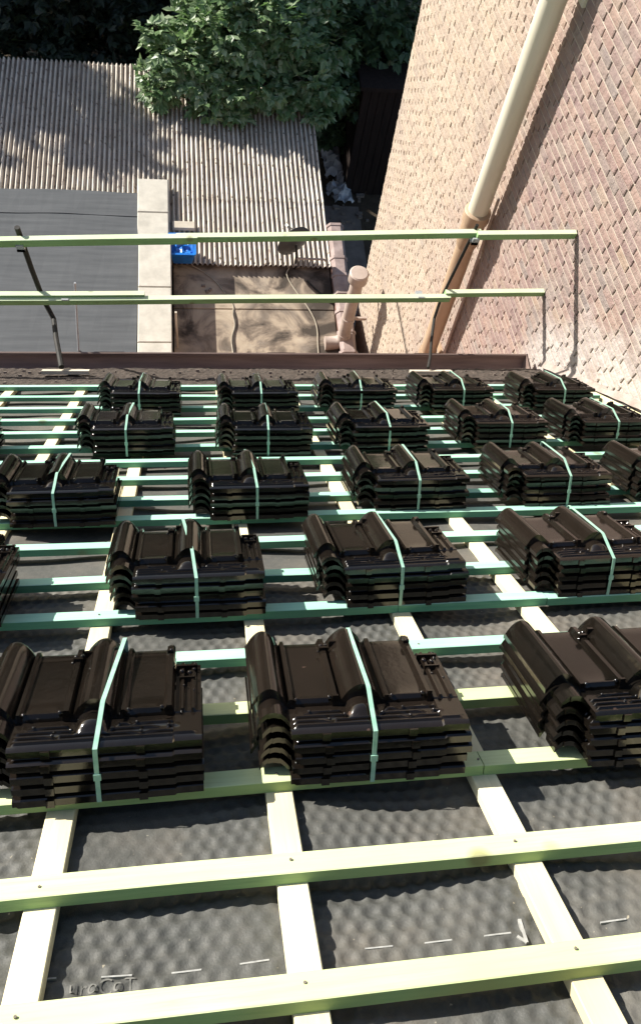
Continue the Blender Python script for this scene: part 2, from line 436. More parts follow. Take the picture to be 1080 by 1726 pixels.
# --- eaves: gritty felt apron, gutter with its end and brackets, fascia
nx, ny = 240, 26
X, Y = np.meshgrid(np.linspace(-11, 12.3, nx), np.linspace(17.75, 20.95, ny))
Z = -.17 - .02 * (Y - 17.75) + .012 * np.sin(X * 3 + Y * 2) + .010 * rng.standard_normal(X.shape)
vs = np.stack([X, Y, Z], -1).reshape(-1, 3) * G; ii = np.arange(nx * ny).reshape(ny, nx)
me = bpy.data.meshes.new('eaves_apron'); me.from_pydata(vs.tolist(), [], np.stack([ii[:-1, :-1], ii[:-1, 1:], ii[1:, 1:], ii[1:, :-1]], -1).reshape(-1, 4).tolist())
me.materials.append(m_apron); link('eaves_apron', me, roof)
b = MB(); gx0, gx1 = -11.0, 12.05
prof = []
for k in range(15):
    t = math.pi * (1.12 - 1.24 * k / 14)           # half round, open upwards (world up)
    prof.append((.45 * math.cos(t), -.45 * math.sin(t)))
inn = [(p[0] * .90, p[1] * .90) for p in reversed(prof)]
ring = prof + inn
RI = Matrix.Rotation(PITCH, 4, 'X')
ctr = Vector((0, 21.30, -.25))
def gp(x, p):
    l = RI @ Vector((0, p[0], p[1])); return (x * G, (ctr.y + l.y) * G, (ctr.z + l.z) * G)
vs = []; N = 30
for q in range(N + 1):
    x = gx0 + (gx1 - gx0) * q / N
    for p in ring: vs.append(gp(x, p))
R_ = len(ring); fs = []
for q in range(N):
    for a in range(R_):
        a2 = (a + 1) % R_; fs.append((q * R_ + a, q * R_ + a2, (q + 1) * R_ + a2, (q + 1) * R_ + a))
b.add(vs, fs)
b.add([gp(gx1, p) for p in prof] + [gp(gx1 + .05, p) for p in prof], [tuple(range(15)), tuple(reversed(range(15, 30)))] + [(k, k + 15, k + 16, k + 1) for k in range(14)])
g_o = b.build('gutter', m_gutter, roof, 40)
b = MB()
lip = prof[0] if prof[0][0] > 0 else prof[-1]
b.tube([Vector(gp(x, (.44, .03))) for x in np.linspace(gx0, gx1, 12)], .065 * G, 8)
b.build('gutter_lip', m_gutter, g_o, 50)
for x in (-7.2, -1.9, 3.4, 8.2):
    b = MB(); pr = [(p[0] * 1.03, p[1] * 1.03) for p in prof]
    b.add([gp(x, p) for p in pr] + [gp(x + .9, p) for p in pr] , [(k, k + 1, k + 16, k + 15) for k in range(14)])
    b.build('gutter_union', m_gutter, g_o, 40)
b = MB(); b.box(-11, 12.1, 20.85, 21.0, -3.2, -.28); b.build('fascia', m_shed, roof)
b = MB()                                           # loose chips of mortar and timber on the apron
for _ in range(110):
    x, y = random.uniform(-5, 11.5), random.uniform(17.9, 20.4); s = random.uniform(.015, .05)
    b.box(x, x + s * random.uniform(1, 2.5), y, y + s, -.21, -.17 + s * .6)
tag(b.build('debris', m_paving, roof), kind='stuff')

# house body under the roof so it stands on the ground
house = thing('house_wall', 'brick outside wall of the house below the eaves gutter', 'wall', loc=V(0, 14.4, -41))
b = MB(); b.box(-14, 12.0, 10.0, 14.6, 0, 25.2, fn=lambda x, y, z: Vector((x * G, (y - 14.4) * G, z * G)))
b.build('wall', m_brick2, house)
b = MB(); b.box(-12, 11.9, -4.5, 17.5, -1.2, -.6); b.build('roof_deck', m_shed, roof)

# ================================================================== TILE BUNDLES
def sstep(x, a, b_):
    t = np.clip((x - a) / (b_ - a), 0, 1); return t * t * (3 - 2 * t)
def tile_mesh(seed=0):
    us = np.unique(np.round(np.concatenate([[0, .012, .022], np.linspace(.03, .31, 16), [.325, .34, .355, .37, .385, .40], np.linspace(.45, .68, 4), [.695, .705, .72, .74, .76, .775, .785],
         np.linspace(.80, 1.14, 15), [1.155, 1.17, 1.185, 1.2, 1.215, 1.235], np.linspace(1.28, 1.51, 4), [1.53, 1.545, 1.56, 1.58, 1.60, 1.615, 1.63, 1.665, 1.68, 1.70, 1.715, 1.755, 1.77, 1.79, 1.805, 1.83, 1.85]]), 4))
    vs_ = np.unique(np.round(np.array([0, .012, .03, .055, .065, .075, .09, .115, .125, .135, .15, .175, .185, .195, .21, .235, .245, .255, .27, .30, .345, .352, .362, .375, .39, .41, .44, .6, .8, 1.0, 1.06, 1.07, 1.08, 1.10, 1.2, 1.33, 1.355, 1.37]), 4))
    U, Vv = np.meshgrid(us, vs_)
    def roll(c, w, h): return h * np.cos(np.clip((U - c) / w, -1, 1) * np.pi / 2) ** .8
    body = np.zeros_like(U)
    body += roll(.165, .155, .165) * (U < .33)
    body = np.where(U < .022, .012, body)
    body += .040 * (sstep(U, .325, .34) - sstep(U, .37, .385))
    body += .055 * (sstep(U, .695, .72) - sstep(U, .76, .785))
    body += roll(.97, .18, .165)
    body += .040 * (sstep(U, 1.165, 1.185) - sstep(U, 1.215, 1.235))
    body += .055 * (sstep(U, 1.53, 1.56) - sstep(U, 1.60, 1.63))
    ch = sstep(U, 1.615, 1.63)
    body = body * (1 - ch) + ch * (-.012)
    body += .032 * (sstep(U, 1.665, 1.68) - sstep(U, 1.70, 1.715)) + .032 * (sstep(U, 1.755, 1.77) - sstep(U, 1.79, 1.805))
    pan = ((U > .385) & (U < .695)) | ((U > 1.235) & (U < 1.53))
    body = np.where(pan, body + .034 * np.clip(sstep(Vv, .355, .375) - sstep(Vv, .39, .42), 0, 1), body)
    # head zone
    head = np.full_like(U, -.035)
    for c, a, e in ((.07, .36, 1.80), (.13, .36, .62), (.13, .70, 1.33), (.13, 1.40, 1.62), (.19, .36, .80), (.19, 1.10, 1.50), (.19, 1.56, 1.64), (.25, .50, .78), (.25, 1.16, 1.28), (.25, 1.34, 1.62)):
        inu = sstep(U, a, a + .02) - sstep(U, e - .02, e)
        head += .034 * inu * np.exp(-((Vv - c) / .011) ** 2)
    head += .085 * np.sqrt(np.clip(1 - ((U - .96) / .125) ** 2, 0, 1)) * sstep(Vv, .10, .24)
    head = np.where(Vv < .03, head - .018 * (1 - Vv / .03), head)
    head = np.where((U > .05) & (U < .325), -.03 + .105 * np.cos(np.clip((U - .185) / .13, -1, 1) * np.pi / 2) ** .8, head)
    k = sstep(Vv, .352, .36)
    Z = head * (1 - k) + body * k
    Z = np.where((U < .33) & (Vv > .35), body, Z)
    Z = np.where((U > 1.615), body * k + (-.02) * (1 - k) + (head + .035) * (1 - k), Z)
    Z = np.where(Vv > 1.34, Z - .02 * (Vv - 1.34) / .03, Z)
    uc = (U[:-1, :-1] + U[1:, 1:]) / 2; vc = (Vv[:-1, :-1] + Vv[1:, 1:]) / 2
    keep = ~((uc < .065) & (vc < .352)) & ~((uc < .325) & (vc < .13 + .25 * np.abs(uc - .19))) & ~((uc > 1.615) & (vc > 1.075)) 
    T = np.where(U.reshape(-1) < .36, .050, .064)
    ny_, nx_ = U.shape; n = nx_ * ny_
    top = np.stack([U, Vv, Z], -1).reshape(-1, 3); bot = top.copy(); bot[:, 2] -= T
    verts = np.concatenate([top, bot]) * G
    idx = np.arange(n).reshape(ny_, nx_)
    faces = []
    kp = np.pad(keep, 1)
    for r in range(ny_ - 1):
        for c in range(nx_ - 1):
            if not keep[r, c]: continue
            a, b_, d, e = idx[r, c], idx[r, c + 1], idx[r + 1, c + 1], idx[r + 1, c]
            faces.append((a, b_, d, e)); faces.append((e + n, d + n, b_ + n, a + n))
            if not kp[r, c + 1]: faces.append((a, a + n, b_ + n, b_))
            if not kp[r + 2, c + 1]: faces.append((d, d + n, e + n, e))
            if not kp[r + 1, c]: faces.append((e, e + n, a + n, a))
            if not kp[r + 1, c + 2]: faces.append((b_, b_ + n, d + n, d))
    m = MB(); m.add([tuple(v) for v in verts], [tuple(int(q) for q in f) for f in faces])
    # nibs on the head edge, and the little interlock stops
    for u in (.62, 1.36): m.box(u - .035, u + .035, -.018, .02, -.122, -.055)
    m.box(.70, .78, 1.12, 1.15, .04, .085); m.box(.80, .86, 1.17, 1.20, .06, .12)
    m.box(1.63, 1.82, .98, 1.005, -.02, .045); m.box(1.66, 1.80, .80, .815, -.02, .040); m.box(1.545, 1.60, 1.19, 1.27, .05, .085)
    m.box(.715, .765, .34, .362, -.03, .075); m.box(1.56, 1.605, .34, .362, -.03, .075)
    def glint_bead(u, v, z, r_):                          # rounded nib tips and beads, added to catch sun glints
        vs = []; fs = []; K = 8
        for a in range(3):
            ph = a * math.pi / 6
            for k in range(K):
                t = 2 * math.pi * k / K
                vs.append(((u + r_ * math.cos(ph) * math.cos(t)) * G, (v + r_ * math.cos(ph) * math.sin(t)) * G, (z + r_ * math.sin(ph)) * G))
        vs.append((u * G, v * G, (z + r_) * G))
        for a in range(2):
            for k in range(K): k2 = (k + 1) % K; fs.append((a * K + k, a * K + k2, (a + 1) * K + k2, (a + 1) * K + k))
        for k in range(K): fs.append((2 * K + k, 2 * K + (k + 1) % K, 3 * K))
        m.add(vs, fs)
    for (u, v, z, r_) in ((.66, .13, -.012, .018), (.80, .19, -.012, .018), (.50, .25, -.012, .016), (1.36, .13, -.012, .018), (1.13, .19, -.012, .016), (1.32, .25, -.012, .018), (1.58, .19, -.012, .016),
                          (.40, .37, .03, .020), (.69, .37, .04, .022), (1.245, .37, .03, .020), (1.52, .37, .04, .022), (.72, 1.17, .07, .026), (.77, 1.20, .06, .022), (.69, 1.12, .04, .016),
                          (1.68, .92, .02, .026), (1.75, .90, .02, .024), (1.79, .95, .02, .018), (1.58, 1.21, .075, .024), (1.64, 1.04, .01, .018), (1.80, 1.05, .01, .018), (1.70, .70, .02, .014), (1.79, .62, .02, .014)):
        glint_bead(u, v, z, r_)
    me = bpy.data.meshes.new('roof_tile'); me.from_pydata(m.v, [], m.f); me.materials.append(m_glaze)
    bm = bmesh.new(); bm.from_mesh(me)
    bmesh.ops.delete(bm, geom=[v for v in bm.verts if not v.link_faces], context='VERTS'); bm.to_mesh(me); bm.free()
    me.shade_smooth(); me.set_sharp_from_angle(angle=math.radians(32)); me.update()
    return me
tile_me = tile_mesh()
NT, PITCHN = 5, .115
def strap_mesh(off, lean):
    """band round the bundle: over the second roll, down the front, under, up the back"""
    ztop = (NT - 1) * PITCHN + .092
    def X(y): return .99 + off + lean * (y - .3)
    path = [(1.385, -.005), (1.385, ztop + .10), (1.36, ztop + .155), (.9, ztop + .158), (.36, ztop + .158), (.33, ztop + .15), (.16, ztop + .055), (.02, ztop - .015), (-.020, ztop - .035), (-.026, ztop - .1), (-.024, .18), (-.020, -.004)]
    m = MB(); hw = .019; vs = []
    for i, (y, z) in enumerate(path):
        x = X(max(y, -.02)); 
        for dx in (-hw, hw): vs.append(((x + dx) * G, y * G, z * G))
    n = len(path)
    nrm = .006 * G
    cen = Vector((0, .7 * G, .25 * G)); vs2 = []
    for v in vs:
        d = (Vector((0, v[1], v[2])) - cen).normalized() * nrm; vs2.append((v[0], v[1] + d.y, v[2] + d.z))
    allv = vs + vs2; o = 2 * n; fs = []
    for i in range(n - 1):
        a = 2 * i
        fs += [(a, a + 2, a + 3, a + 1), (o + a, o + a + 1, o + a + 3, o + a + 2), (a, o + a, o + a + 2, a + 2), (a + 1, a + 3, o + a + 3, o + a + 1)]
    m.add(allv, fs)
    cz = .22                                     # crimped seal
    m.box(X(0) - .03, X(0) + .03, -.040, -.026, cz, cz + .06)
    me = bpy.data.meshes.new('strap'); me.from_pydata(m.v, [], m.f); me.materials.append(m_strap); return me

bundles = [
 (-0.71, 1.84, 'leftmost bundle in the nearest row, dark glazed tiles with pale strap', .05, .10),
 (1.56, 1.83, 'middle bundle in the nearest row, dark glazed tiles with pale strap, wholly in view', .02, .00),
 (4.19, 1.79, 'rightmost bundle in the nearest row, dark glazed tiles cut by the right edge', .02, .00),
 (-2.92, 4.79, 'leftmost bundle in the second nearest row, only its right end inside the photo', .0, .0),
 (0.05, 4.84, 'second nearest row, strapped dark tile bundle with a slanting strap, left of centre', .03, -.12),
 (2.57, 4.9, 'second nearest row, strapped dark tile bundle behind the middle nearest bundle', .02, -.03),
 (5.32, 4.93, 'rightmost bundle in the second nearest row, strap near the right edge', .05, .02),
 (-1.93, 7.82, 'third row, leftmost strapped bundle of dark tiles touching the left edge', .0, .06),
 (1.02, 7.88, 'third row, second strapped bundle of dark glazed tiles from the left', .02, -.06),
 (3.64, 8.08, 'third row, middle strapped bundle of dark glazed tiles', .05, .02),
 (6.18, 8.12, 'third row, second bundle of dark glazed tiles from the right edge', .12, .05),
 (8.56, 8.14, 'third row, last tile bundle, only its left rolls inside the right edge', .0, .0),
 (-4.45, 11.17, 'fourth row, leftmost tile bundle, only a sliver at the left edge', .0, .0),
 (-1.13, 11.26, 'fourth row, strapped bundle of dark glazed tiles beside the empty battens on the left', -.02, .05),
 (1.51, 11.18, 'fourth row, second strapped bundle of dark glazed tiles from the left', .02, .02),
 (3.9, 11.28, 'fourth row, middle strapped bundle of dark glazed tiles', .06, .00),
 (6.5, 11.5, 'fourth row, strapped dark tile bundle second from the brick wall', .1, .05),
 (8.87, 11.5, 'fourth row, strapped bundle of dark glazed tiles nearest the brick wall', .10, .02),
 (-1.07, 14.3, 'farthest row by the gutter, leftmost strapped bundle of dark glazed tiles', -.03, .02),
 (1.64, 14.25, 'farthest row by the gutter, second strapped bundle of dark glazed tiles from the left', .0, .0),
 (4.01, 14.53, 'farthest row by the gutter, middle strapped bundle of dark glazed tiles', .03, .03),
 (6.47, 14.54, 'farthest row by the gutter, second strapped bundle of dark glazed tiles from the brick wall', .12, .05),
 (9.08, 14.57, 'farthest row by the gutter, strapped dark tile bundle against the brick wall', .10, .02)]
for (bx, by, lab, so, sl) in bundles:
    rz = random.uniform(-.016, .016)
    mtx = ROOF_M @ Matrix.Translation((bx * G, by * G, .003 * G)) @ Matrix.Rotation(rz, 4, 'Z')
    t = thing('tile_bundle', lab, 'roof tiles', group='strapped bundles of roof tiles set out on the battens', mat=mtx)
    for k in range(NT):
        o = link('roof_tile', tile_me, t)
        o.location = (random.uniform(-.026, .026) * G, random.uniform(-.024, .018) * G, (.100 + k * PITCHN) * G)
        o.rotation_euler = (random.uniform(-.008, .008), random.uniform(-.005, .005), random.uniform(-.014, .014))
    link('strap', strap_mesh(so, sl), t)

# ================================================================== NEIGHBOUR'S BRICK WALL
W1 = Vector((12.652, 10.9334, -10.5583)); WN = Vector((-.994884, -.095071, -.034159)).normalized()
DN = Vector((.034645, -.003458, -.999394)); DN = (DN - WN * DN.dot(WN)).normalized()
UPW = -DN; AL = UPW.cross(WN).normalized()
if AL.y < 0: AL = -AL
WB = W1 + DN * (41 + W1.z)                              # foot of the wall under W1
def WP(s, h, o): return WB + AL * s + UPW * h + WN * o   # along, up, out (gauges)
bwall = thing('brick_wall', 'tall pinkish brick gable wall of the neighbouring house along the right side', 'wall', loc=V(*WP(0, 0, 0)))
ORG = WP(0, 0, 0)
def WL(s, h, o): return (WP(s, h, o) - ORG) * G
S0, S1, H1 = -9.0, 21.75, 46.5
b = MB(); b.box(S0, S1 - .02, 0, H1, -1.0, -.036, fn=lambda s, h, o: WL(s, h, o)); b.build('mortar_bed', m_mortar, bwall)
bricks = []
CH = .272
course = 0; h = 0.0
RW_ = [Vector(r) for r in RW]
while h < H1 - CH:
    s = S1
    L0 = .33 if course % 2 else .68
    first = True
    while s > S0:
        L = L0 if first else .68 + random.uniform(-.05, .05)
        if not first and random.random() < .04: L = .33
        first = False
        s -= L + .014
        bricks.append((s, h, L))
    h += CH; course += 1
keep = []
for (s, h, L) in bricks:
    p = WP(s + L / 2, h + CH / 2, 0)
    roofz = -math.tan(PITCH) * p.y
    if p.z < roofz - .9 and p.y < 14.0: continue
    d = p - CW; cc = (RW_[0].dot(d), RW_[1].dot(d), RW_[2].dot(d))
    vis = False; size = 0
    if cc[2] > 0:
        px, py = 540 + 1324 * cc[0] / cc[2], 863 + 1324 * cc[1] / cc[2]
        vis = -10 < px < 1090 and -10 < py < 700
        size = abs(d.normalized().dot(WN)) / cc[2] ** 2
    keep.append((vis, size, s, h, L))
keep.sort(key=lambda q: (not q[0], -q[1]))
def brick_geo(L, seed):
    r = random.Random(seed)
    e = .010; g0 = r.choice([0, .008, .02, .04, .055]); hh = CH - r.uniform(.026, .034)
    p_ = r.uniform(-.002, .012)
    f = [p_ + r.uniform(-.006, .008) for _ in range(4)]
    x0, x1, z0, z1 = .0, L - g0, .0, hh
    j = lambda a=.008: r.uniform(-a, a)
    back = [(x0, z0, -.05), (x1, z0, -.05), (x1, z1, -.05), (x0, z1, -.05)]
    mid = [(x0 + j(), z0 + j(), f[0] - .012), (x1 + j(), z0 + j(), f[1] - .012), (x1 + j(), z1 + j(), f[2] - .012), (x0 + j(), z1 + j(), f[3] - .012)]
    c_ = [r.uniform(.02, .055) for _ in range(4)]
    ins = [(x0 + c_[0], z0 + c_[1], f[0]), (x1 - c_[2], z0 + c_[0], f[1]), (x1 - c_[1], z1 - c_[3], f[2]), (x0 + c_[3], z1 - c_[2], f[3])]
    vs = back + mid + ins
    fs = [(8, 9, 10, 11)]
    for l in (0, 4):
        for i in range(4):
            k = (i + 1) % 4; fs.append((l + i, l + k, l + 4 + k, l + 4 + i))
    return vs, fs
variants = []
basis = Matrix((AL, UPW, WN)).transposed().to_4x4()
for sd in range(14):
    vs, fs = brick_geo(.68, sd)
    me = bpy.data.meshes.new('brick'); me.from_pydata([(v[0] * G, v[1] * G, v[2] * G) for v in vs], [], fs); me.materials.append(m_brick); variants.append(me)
b = MB(); hh = 0.0
while hh < H1 - CH:
    dep = random.uniform(-.014, -.004)
    b.box(S0, S1 - .03, hh - .030, hh + .004, -.05, dep, fn=lambda s, h, o: WL(s, h, o)); hh += CH
tag(b.build('bed_joints', m_joint, bwall), kind='stuff')
nparts = 0; stuff = MB()
sd = 100
for vis, size, s, h, L in keep:
    if nparts < 298 and L > .61 and vis:
        o = link('brick', random.choice(variants), bwall)
        o.matrix_local = Matrix.Translation(WL(s, h + random.uniform(-.006, .006), 0)) @ basis @ Matrix.Diagonal((L / .68, 1, 1, 1))
        nparts += 1
    else:
        sd += 1; vs, fs = brick_geo(L, sd)
        stuff.add([WL(s + v[0], h + v[1], v[2]) for v in vs], fs)
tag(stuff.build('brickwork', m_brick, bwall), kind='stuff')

# mortar fillet where the roof meets the wall
b = MB(); n = 60; vs = []
for q in range(n + 1):
    y = -2 + (20.8 + 2) * q / n
    x = wallx(y); r1 = random.uniform(.10, .18); r2 = random.uniform(.02, .14)
    vs += [(x * G, y * G, r2 * G), ((x - r1) * G, y * G, -.12 * G), ((x + .12) * G, y * G, -.2 * G)]
fs = []
for q in range(n):
    a = q * 3; fs += [(a, a + 1, a + 4, a + 3)]
b.add(vs, fs); b.build('mortar_fillet', simple('lime_mortar', (.24, .19, .165), (.42, .36, .32), 9, .9, .2, .8, .01), roof, 60)

# ------------------------------------------------------------------ soil pipe on the wall
PS = 10.38                                              # along-wall position of the pipe
sp = thing('soil_pipe', 'thick cream painted vertical pipe with brown lower length fixed to the brick wall', 'drainpipe', loc=V(*WP(PS, 0, .65)))
spo = WP(PS, 0, .65)
def SL(h, ds=0, do=0): return (WP(PS + ds, h, .65 + do) - spo) * G
b = MB(); b.tube([SL(0), SL(9), SL(18), SL(26.9)], .35 * G, 20); b.build('lower_pipe', m_pipe_brown, sp, 40)
b = MB(); b.tube([SL(26.5), SL(35), SL(46.4)], .365 * G, 20); b.build('upper_pipe', m_pipe_cream, sp, 40)
b = MB(); b.tube([SL(25.3), SL(25.5), SL(26.5), SL(26.55), SL(26.95), SL(27.0)], [.36 * G, .42 * G, .43 * G, .48 * G, .48 * G, .41 * G], 22); b.build('socket', m_pipe_brown, sp, 40)
for hh in (9.5, 18.5, 34.5, 42.0):
    b = MB(); b.tube([SL(hh), SL(hh + .35)], .39 * G, 20)
    b.box(0, 1, 0, 1, 0, 1, fn=lambda x, y, z: SL(hh + z * .35, -.6 + 1.2 * x, -.65 + .10 * y)); b.build('bracket', m_pipe_brown if hh < 26 else m_pipe_cream, sp, 40)
o0 = WP(9.6, 0, .12)
wp = thing('wall_cable', 'thin pale cable pipe running down beside the brown length of the soil pipe', 'cable', loc=V(*o0))
b = MB(); b.tube([(WP(9.05 + .041 * h + .02 * math.sin(h), h, .14) - o0) * G for h in np.linspace(0, 27.6, 24)], .055 * G, 8); b.build('cable', m_pipe_pink, wp, 50)
wc = MB(); ow = WP(15.6, 0, .06)
wc.tube([(WP(16.5 - 4.3 * (15.1 - h), h, .08) - ow) * G for h in np.linspace(14.2, 15.1, 10)], .03 * G, 6)
wco = wc.build('thin_cable', m_cable_dark); wco.location = V(*ow)
tag(wco, 'thin dark cable hanging on the sunlit bricks between the capped pipe and the soil pipe', 'cable')

# ------------------------------------------------------------------ capped short vent pipe
cp = thing('capped_pipe', 'short pinkish vent pipe with a round cap, standing beside the brick wall corner', 'pipe', loc=V(10.1, 29.85, -33.6))
b = MB(); b.tube([(0, 0, .9 * G), (0, .01 * G, 5.9 * G)], .36 * G, 18); b.build('pipe', m_pipe_pink, cp, 40)
b = MB(); b.tube([(0, .01 * G, 5.7 * G), (0, .01 * G, 5.8 * G), (0, .01 * G, 6.35 * G), (0, .01 * G, 6.42 * G)], [.46 * G, .54 * G, .54 * G, .46 * G], 22); b.build('cap', m_pipe_pink, cp, 40)
b = MB(); b.tube([(0, 0, 1.1 * G), (0, -.02 * G, .6 * G), (-.25 * G, -.05 * G, .28 * G), (-.9 * G, -.1 * G, .2 * G), (-1.1 * G, -.1 * G, .2 * G)], [.40 * G, .42 * G, .42 * G, .42 * G, .44 * G], 18); b.build('elbow', m_pipe_pink, cp, 50)
for zz in (2.4, 4.4):
    b = MB(); b.tube([(0, 0, zz * G), (0, 0, (zz + .25) * G)], .41 * G, 18); b.box(0, 1.1, -.06, .06, zz, zz + .2); b.build('bracket', m_pipe_pink, cp, 40)

# ================================================================== LOWER BUILDINGS
# --- grey felt lean-to on the left
ft = thing('lean_to', 'low extension with a dark grey felt roof on the left below the gutter', 'building', loc=V(-8, 26, -41))
def FL(x, y, z): return Vector(((x + 8) * G, (y - 26) * G, (z + 41) * G))
def fz(y): return -32.1 - (y - 28) * .054
b = MB(); b.box(-22, -2.2, 15, 40.6, -41, -33.05, fn=FL); b.build('wall', m_render_wall, ft)
ys = [15, 18.5, 22, 25.4, 28.9, 32.2, 35.5, 38.9, 41.0]
for k in range(len(ys) - 1):
    ya, yb = ys[k], ys[k + 1] + (.35 if k < len(ys) - 2 else 0)
    dz = .03 + .045 * (len(ys) - k) * 0 + (.035 if k % 2 else 0)
    m_ = MB(); nn = 30; vs = []
    for q in range(nn + 1):
        x = -22 + (19.84) * q / nn
        for yy, e in ((ya, 0), (yb, 1)):
            z = fz(yy) + dz + .012 * math.sin(x * 1.7 + yy)
            vs.append(FL(x, yy + .05 * math.sin(x * .8 + k), z))
        for yy in (ya, yb): vs.append(FL(x, yy, fz(yy) - .3))
    fs = []
    for q in range(nn):
        a = q * 4; c = a + 4
        fs += [(a, c, c + 1, a + 1), (a + 2, a + 3, c + 3, c + 2), (a, a + 2, c + 2, c), (a + 1, c + 1, c + 3, a + 3)]
    fs += [(0, 1, 3, 2), (nn * 4, nn * 4 + 2, nn * 4 + 3, nn * 4 + 1)]
    m_.add(vs, fs); m_.build('felt_strip', m_felt, ft)
# --- parapet with pale concrete coping
pw = thing('parapet_wall', 'parapet wall with a long pale concrete coping between the grey felt roof and the stained terrace', 'wall', loc=V(-1, 30, -41))
def PL(x, y, z): return Vector(((x + 1) * G, (y - 30) * G, (z + 41) * G))
b = MB(); b.box(-2.03, -.22, 15, 36.28, -41, -32.15, fn=PL); b.box(-2.15, -.38, 36.28, 42.0, -41, -32.85, fn=PL); b.build('wall', m_render_wall, pw)
m_cop = simple('weathered_coping', (.44, .41, .35), (.60, .56, .48), 5, .9, .2, .5, .004)
yy = 15.0
for (ya, yb) in ((15, 19.4), (19.4, 23.9), (23.9, 28.6), (28.6, 32.6), (32.6, 36.35)):
    b = MB(); b.box(-2.09, -.15, ya + .015, yb - .015, -32.15, -31.85, fn=PL, ch=.05); c_ = b.build('coping_stone', m_cop, pw)
for (ya, yb) in ((36.4, 39.2), (39.2, 42.1)):
    b = MB(); b.box(-2.24, -.31, ya + .015, yb - .015, -32.85, -32.58, fn=PL, ch=.05); b.build('coping_stone', m_cop, pw)

# --- terrace slab
tr = thing('terrace', 'sunlit stained brown concrete terrace slab between the parapet and the wall corner', 'terrace', loc=V(5, 30, -41))
def TL(x, y, z): return Vector(((x - 5) * G, (y - 30) * G, (z + 41) * G))
b = MB(); b.box(-.1, 9.9, 22, 36.1, -41, -33.85, fn=TL); b.build('wall', m_render_wall, tr)
for (xa, xb, ya, yb) in ((-.1, 9.88, 22.0, 27.4), (-.1, 9.88, 27.43, 32.42), (-.1, 9.88, 32.46, 36.0)):
    b = MB(); b.box(xa, xb, ya, yb, -33.85, -33.6 + random.uniform(-.02, .02), fn=TL, ch=.04); b.build('concrete_slab', m_terrace, tr)

# --- corrugated shed
sh = thing('corrugated_shed', 'low shed under a weathered cream corrugated sheet roof dappled by leaf shade', 'shed', loc=V(0, 44, -41))
def CL(x, y, z): return Vector((x * G, (y - 44) * G, (z + 41) * G))
b = MB(); b.box(-21, -2.3, 40.3, 53.2, -41, -33.5, fn=CL); b.box(-.25, 9.6, 36.2, 53.2, -41, -33.5, fn=CL); b.build('wall', m_render_wall, sh)
P_ = .318; NC = 9; SW = P_ * NC
def sheet(x0, ya, yb, lift, seed):
    r = random.Random(seed); n = NC * 8 + 4; rows = 6; vs = []
    for q in range(rows + 1):
        y = ya + (yb - ya) * q / rows
        for c in range(n + 1):
            x = x0 + SW * c / (NC * 8)
            z = -33.2 + lift + .112 * math.cos(2 * math.pi * x / P_) + .012 * math.sin(y * .9 + seed) + r.uniform(-.004, .004)
            vs.append(CL(x + .01 * math.sin(y + seed), y, z))
    m_ = MB(); fs = []
    w_ = n + 1
    for q in range(rows):
        for c in range(n): a = q * w_ + c; fs.append((a, a + 1, a + 1 + w_, a + w_))
    nv = len(vs); vs2 = [v - Vector((0, 0, .02 * G)) for v in vs]
    fs2 = [tuple(reversed([i + nv for i in f])) for f in fs]
    ed = [(c + 1, c, c + nv, c + 1 + nv) for c in range(n)]
    m_.add(vs + vs2, fs + fs2 + ed); return m_
xx = -.32 - 0 * SW; k = 0
x_list = [9.76 - SW * (i + 1) for i in range(4)] ; 
for x0 in [-.32 + P_ * 0 + SW * i for i in range(3)] + [9.74 - SW]:
    for (ya, yb, lf) in ((35.55, 41.3, 0), (41.0, 47.4, .035), (47.1, 53.6, .07)):
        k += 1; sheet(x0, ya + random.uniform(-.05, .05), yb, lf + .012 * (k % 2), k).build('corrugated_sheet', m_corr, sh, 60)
for i in range(1, 8):
    x0 = -.62 - 1.7 - SW * i + 0.0
    for (ya, yb, lf) in ((40.3, 47.4, .02), (47.1, 53.6, .055)):
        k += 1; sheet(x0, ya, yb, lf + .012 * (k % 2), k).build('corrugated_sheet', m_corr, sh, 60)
for (ya, yb, lf) in ((42.15, 47.4, .03), (47.1, 53.6, .065)):
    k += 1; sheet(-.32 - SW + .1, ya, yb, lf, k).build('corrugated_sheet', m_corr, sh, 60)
b = MB()
for x0 in np.arange(.0, 9.6, P_ * 3):
    for y in (36.0, 41.2, 44.2, 47.3, 50.5): b.tube([CL(x0, y, -33.10), CL(x0, y, -32.99)], .06 * G, 6)
tag(b.build('roof_bolt', m_nail, sh), kind='stuff')
b = MB(); b.box(-.2, 9.7, 35.9, 36.05, -33.62, -33.32, fn=CL); b.build('front_beam', m_shed, sh)

